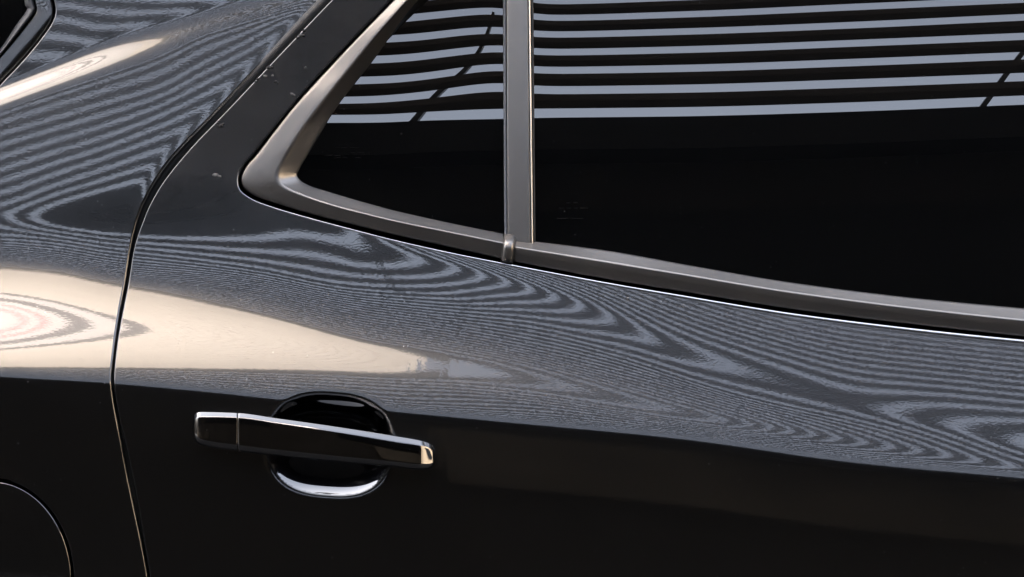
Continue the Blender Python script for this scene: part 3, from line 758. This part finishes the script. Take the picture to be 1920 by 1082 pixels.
# ---- door handle (grip and end cap)
def handle_piece(name, X0, X1, left_end, right_end, n=80):
    Xs = np.linspace(X0, X1, n)
    top = spl([(358, 776), (372, 772), (445, 774), (520, 784), (640, 801), (740, 817), (790, 826), (806, 831), (816, 836)], Xs)
    bot = spl([(358, 822), (372, 834), (445, 847), (520, 856), (640, 868), (740, 877), (790, 882), (816, 881)], Xs)
    cham = spl([(358, 11), (445, 10), (640, 11.5), (740, 12), (780, 11), (816, 9)], Xs)
    wd = DOOR_W0(Xs)
    h = spl([(355, 0.019), (400, 0.024), (520, 0.030), (640, 0.032), (790, 0.031), (816, 0.030)], Xs)
    k = np.ones_like(Xs); sq = np.zeros_like(Xs)
    if left_end:
        e = np.clip((Xs - X0) / 16, 0, 1); k = 0.62 + 0.38 * np.sqrt(1 - (1 - e) ** 2)
        sq = 9 * (1 - np.sqrt(1 - (1 - e) ** 2))
    drop = np.zeros_like(Xs)
    if right_end:
        e = np.clip((X1 - Xs) / 25, 0, 1); drop = (1 - e) * 0.0090
        e2 = np.clip((X1 - Xs) / 13, 0, 1); sq = sq + 8 * (1 - np.sqrt(1 - (1 - e2) ** 2))
    hf = h * k - drop
    top = top + sq; bot = bot - sq
    row = lambda y, d: px3(Xs, y, wd - d)
    cm = 0.0041
    prof = [row(top + 5, hf * 0.30), row(top + 1.0, hf * 0.55), row(top, hf - cm), row(top + cham * 0.25, hf - cm * .75), row(top + cham * 0.5, hf - cm * .5), row(top + cham * 0.8, hf - cm * .2), row(top + cham, hf - 0.0002), row(mixc(top + cham, bot, .45), hf + 0.0005),
            row(bot - 6, hf + 0.0009), row(bot - 2, hf - 0.0012), row(bot, hf - 0.006), row(bot - 4, hf * 0.45), row(bot - 9, hf * 0.3)]
    A = chaikin(prof, 3)
    ends = []
    c0 = A[:, :1].copy(); c1 = A[:, -1:].copy()
    m0 = c0.mean(0, keepdims=True); m1 = c1.mean(0, keepdims=True)
    def shrink(c, m, t, back): 
        q = c + (m - c) * t; q[..., 1] += back; return q
    if left_end: pre = [shrink(c0, m0, 1.0, .012), shrink(c0, m0, .5, .008), shrink(c0, m0, .15, .003)]
    else: pre = [shrink(c0, m0, 1.0, .004), shrink(c0, m0, .06, .0015)]
    if right_end: post = [shrink(c1, m1, .12, .004), shrink(c1, m1, .5, .010), shrink(c1, m1, 1.0, .014)]
    else: post = [shrink(c1, m1, .06, .0015), shrink(c1, m1, 1.0, .004)]
    A = np.concatenate(pre + [A] + post, 1)
    return loft(name, A, HANDLE, door)
def DOOR_W0(X):
    Y = spl([(340, 800), (445, 806), (620, 826), (830, 850)], X)
    return np.interp(X, [340, 480, 770, 830], [DOOR.depth(np.array([350.]), np.array([800.]))[0], DOOR.depth(np.array([480.]), np.array([806.]))[0], DOOR.depth(np.array([765.]), np.array([850.]))[0], DOOR.depth(np.array([830.]), np.array([855.]))[0]])
handle = handle_piece('door_handle', 446.5, 813, False, True, 130)
handle_piece('handle_end_cap', 361, 444.5, True, False, 50)
# mounting pads between handle and door
def pad(X0, X1, Y0, Y1, name):
    Xs = np.linspace(X0, X1, 12); wd = DOOR_W0(Xs)
    rows = [px3(Xs, np.full_like(Xs, Y0) + (Xs - 362) * .12, wd + 0.004), px3(Xs, np.full_like(Xs, Y0) + (Xs - 362) * .12, wd - 0.012), px3(Xs, np.full_like(Xs, Y1) + (Xs - 362) * .06, wd - 0.012), px3(Xs, np.full_like(Xs, Y1) + (Xs - 362) * .06, wd + 0.004)]
    loft(name, np.stack(rows), RUBBER, door)
pad(372, 490, 778, 830, 'handle_pad'); pad(748, 800, 778, 846, 'handle_pad')

# ---- rear side window in the quarter panel (top left corner)
LC = np.array([(-326, 516), (-160, 332), (0, 156), (37, 117), (74, 73), (96, 40), (101, 22), (99, 4), (89, -30), (57, -120), (27, -326)], float)
SC = np.array([(-326, 452), (-160, 270), (0, 104), (20, 80), (42, 53), (60, 30), (66, 18), (64, 6), (56, -30), (25, -120), (-5, -326)], float)
GC = np.array([(-326, 442), (-160, 258), (0, 92), (14, 72), (32, 44), (46, 24), (49, 16), (44, 10), (36, -30), (5, -120), (-25, -326)], float)
L_ = catmull(LC, 160); S_ = catmull(SC, 160); G_ = catmull(GC, 160)
wq = QUART.depth(np.clip(LC[:, 0] + 6, -320, 600), LC[:, 1] + 6); wq = np.interp(np.linspace(0, 1, 160), np.linspace(0, 1, len(wq)), wq)
wl = QUART.depth(L_[:, 0] + 5, L_[:, 1] + 5)
wl = blur(wl[:, None], 0, 6)[:, 0]
prof = [pxrow(L_, wl + 0.014), pxrow(L_ + (S_ - L_) * .06, wl + 0.0125), pxrow(L_ + (S_ - L_) * .3, wl + 0.0120), pxrow(L_ + (S_ - L_) * .7, wl + 0.0135), pxrow(L_ + (S_ - L_) * .97, wl + 0.0150), pxrow(S_, wl + 0.019)]
loft('window_recess', chaikin(prof, 3), PAINT, quarter, flip=True)
prof = [pxrow(S_, wl + 0.020), pxrow(S_ + (G_ - S_) * .05, wl + 0.013), pxrow(S_ + (G_ - S_) * .4, wl + 0.0115), pxrow(S_ + (G_ - S_) * .9, wl + 0.016), pxrow(G_, wl + 0.020)]
loft('window_seal', chaikin(prof, 3), simple_mat('grey black seal', (0.03, 0.031, 0.034), 0.4), quarter, flip=True)
# pane
ya = G_[:, 1]; rowsP = []; WP = float(np.interp(50, G_[::-1, 1], wl[::-1])) + 0.020
for k in range(160):
    xs = np.linspace(-326, G_[k, 0] + 4, 24); rowsP.append(px3(xs, np.full(24, G_[k, 1]), np.full(24, WP)))
A = np.stack(rowsP); A2 = A.copy(); A2[..., 1] += 0.004
V = np.concatenate([A.reshape(-1, 3), A2.reshape(-1, 3)])
mesh_np('rear_side_pane', V, np.concatenate([grid_faces(160, 24, True), grid_faces(160, 24, False, 160 * 24)]), None, GLASS, quarter)

# ------------------------------------------------------------------ the place the car mirrors
ground = boxes_mesh('ground', [(-300, 300, -300, 300, -0.5, 0)], ASPHALT); tag(ground, kind='structure')

# podium building across the street with the slatted screen on its roof
pod = thing('podium_building', (0, -11, 0), 'long dark brown single storey building across the street, in shade', 'building')
FY = -LY
boxes_mesh('wall', [(-30, 30, -18, FY - 0.45, 0, 3.55)], WALLDARK, pod)
PLINTH = simple_mat('brown brick plinth', (0.028, 0.023, 0.017), 0.9, var=(0.9, .8), ior=1.15)
for (xa, xb, zt) in [(-29, -4.2, 1.25), (-0.2, 29, 1.48)]:
    boxes_mesh('brick_band', [(xa, xb, FY - 0.45, FY - 0.38, 0.72, zt)], PLINTH, pod)
boxes_mesh('cornice', [(-30.1, 30.1, FY - 0.45, FY - 0.02, 3.55, 3.86)], JAMB, pod)
for k in range(-6, 7):
    x = k * 4.4 + 1.1
    sh = boxes_mesh('garage_opening', [(x - 1.6, x + 1.6, FY - 0.46, FY - 0.41, 1.6, 3.1)], JAMB, pod)
scr = thing('louvre_screen', (0, FY, 3.86), 'tall screen of dark brown horizontal slats with sky showing through the gaps', 'louvre screen')
N_SL = 26
sm = None
for k in range(1, N_SL):
    z = H_of(k + 0.5); th = 0.131
    if sm is None:
        prof_ = [(-0.012, -th / 2), (0.006, -th / 2), (0.020, -0.008), (0.020, 0.008), (0.006, th / 2), (-0.012, th / 2)]
        Vs = [(x_, y_, z_) for x_ in (-30, 30) for (y_, z_) in prof_]
        Fs = [tuple(range(6)), tuple(range(11, 5, -1))] + [(i_, i_ + 6, (i_ + 1) % 6 + 6, (i_ + 1) % 6) for i_ in range(6)]
        sm = bpy.data.meshes.new('slat'); sm.from_pydata(Vs, [], Fs); sm.update(); sm.materials.append(SLAT)
        o = bpy.data.objects.new('slat', sm); COL.objects.link(o); o.parent = scr
    else:
        o = bpy.data.objects.new('slat', sm); COL.objects.link(o); o.parent = scr
    o.location = (0, 0, z - 3.86)
top_z = H_of(N_SL + 0.35)
for x in (-27, -21.6, -16.2, -10.8, -5.4, 5.4, 10.8, 16.2, 21.6, 27):
    boxes_mesh('post', [(x - .05, x + .05, FY - 0.16, FY - 0.06, 3.86, top_z + 0.3)], STEEL, scr)
def brace(x0, z0, x1, z1):
    d = Vector((x1 - x0, 0, z1 - z0)); L = d.length; d.normalize(); n_ = Vector((-d.z, 0, d.x)) * 0.012
    V = []
    for (px_, pz_) in ((x0, z0), (x1, z1)):
        for (s, yy) in ((-1, FY - .28), (1, FY - .28), (1, FY - .21), (-1, FY - .21)):
            V.append((px_ + n_.x * s, yy, pz_ + n_.z * s))
    F = [(0, 1, 2, 3), (7, 6, 5, 4), (0, 4, 5, 1), (1, 5, 6, 2), (2, 6, 7, 3), (3, 7, 4, 0)]
    me = bpy.data.meshes.new('brace'); me.from_pydata(V, [], F); me.update(); link_mesh('brace', me, STEEL, scr)
brace(-0.46, 3.86, -0.20, 5.1); brace(1.585, 3.86, 1.97, 5.1)

# cream hoarding that stands above the screen
HX1 = 0.34
hoard = thing('cream_hoarding', (-6, FY - 0.3, 9.8), 'cream boarded hoarding standing in the sun above the slatted screen', 'hoarding')
z0h = H_of(28.0) ; 
edges_z = [z0h, 14.55, 16.0, 17.2, 18.0, 20.5, 23]
rail_h = [0.05, 0.22, 0.36, 0.17, 0.17, 0.1, 0.1]
edges_x = [HX1 - 2.6 * k for k in range(0, 10)]
for i in range(len(edges_z) - 1):
    zz = np.linspace(edges_z[i] + rail_h[i], edges_z[i + 1] - rail_h[i + 1], 19 if i == 0 else 2)
    for k in range(len(zz) - 1):
        for (xa, xb, mt) in ((edges_x[-1], -4.3, WHITEB), (-4.29, HX1, CREAM if i == 0 else WHITEB)):
          boxes_mesh('board', [(xa, xb, FY - .36, FY - .30, zz[k] + (.011 if i == 0 else .004), zz[k + 1] - (.011 if i == 0 else .004))], mt, hoard)
for i, z in enumerate(edges_z[1:], 1):
    boxes_mesh('rail', [(edges_x[-1], HX1, FY - .35, FY - .31, z - rail_h[i] + .003, z + rail_h[i] - .003)], SEAM if i < 3 else PINK, hoard)
boxes_mesh('foot_rail', [(edges_x[-1], HX1 + .12, FY - .36, FY - .26, z0h - .16, z0h + .035)], SEAM, hoard)
for j in (3, 6, 9):
    boxes_mesh('stanchion', [(edges_x[j] - .06, edges_x[j] + .06, FY - .56, FY - .43, 3.86, edges_z[-1])], STEEL, hoard)

# tall unseen building, added behind the car to shade it, street and screen
tower = thing('shade_building', (-9, 12, 0), 'tall pale stone building added out of view behind the car to shade it', 'building')
boxes_mesh('wall', [(-24, 5, 6.0, 16, 0, 22)], STONE, tower)
boxes_mesh('cornice', [(-24.2, 5.2, 5.7, 16.2, 22, 22.5)], STONE, tower)
wm = None
for fl in range(6):
    for k in range(9):
        x = -22 + k * 3.1; z = 2.0 + fl * 3.4
        boxes_mesh('window', [(x - .55, x + .55, 5.94, 5.99, z, z + 1.7)], WINDOWG, tower)

# sunlit plaster house at the end of the street
house = thing('plaster_house', (21, -6.5, 0), 'sand coloured plaster house at the end of the street in full sun', 'house')
boxes_mesh('wall', [(16, 26, -17, 4, 0, 9)], SAND, house)
boxes_mesh('roof', [(15.7, 26.3, -17.3, 4.3, 9, 9.4)], SLAT, house)
for k in range(3):
    for fl in range(2):
        boxes_mesh('window', [(15.93, 15.99, -14 + 6 * k, -12.8 + 6 * k, 1.2 + 3.4 * fl, 2.7 + 3.4 * fl)], WINDOWG, house)
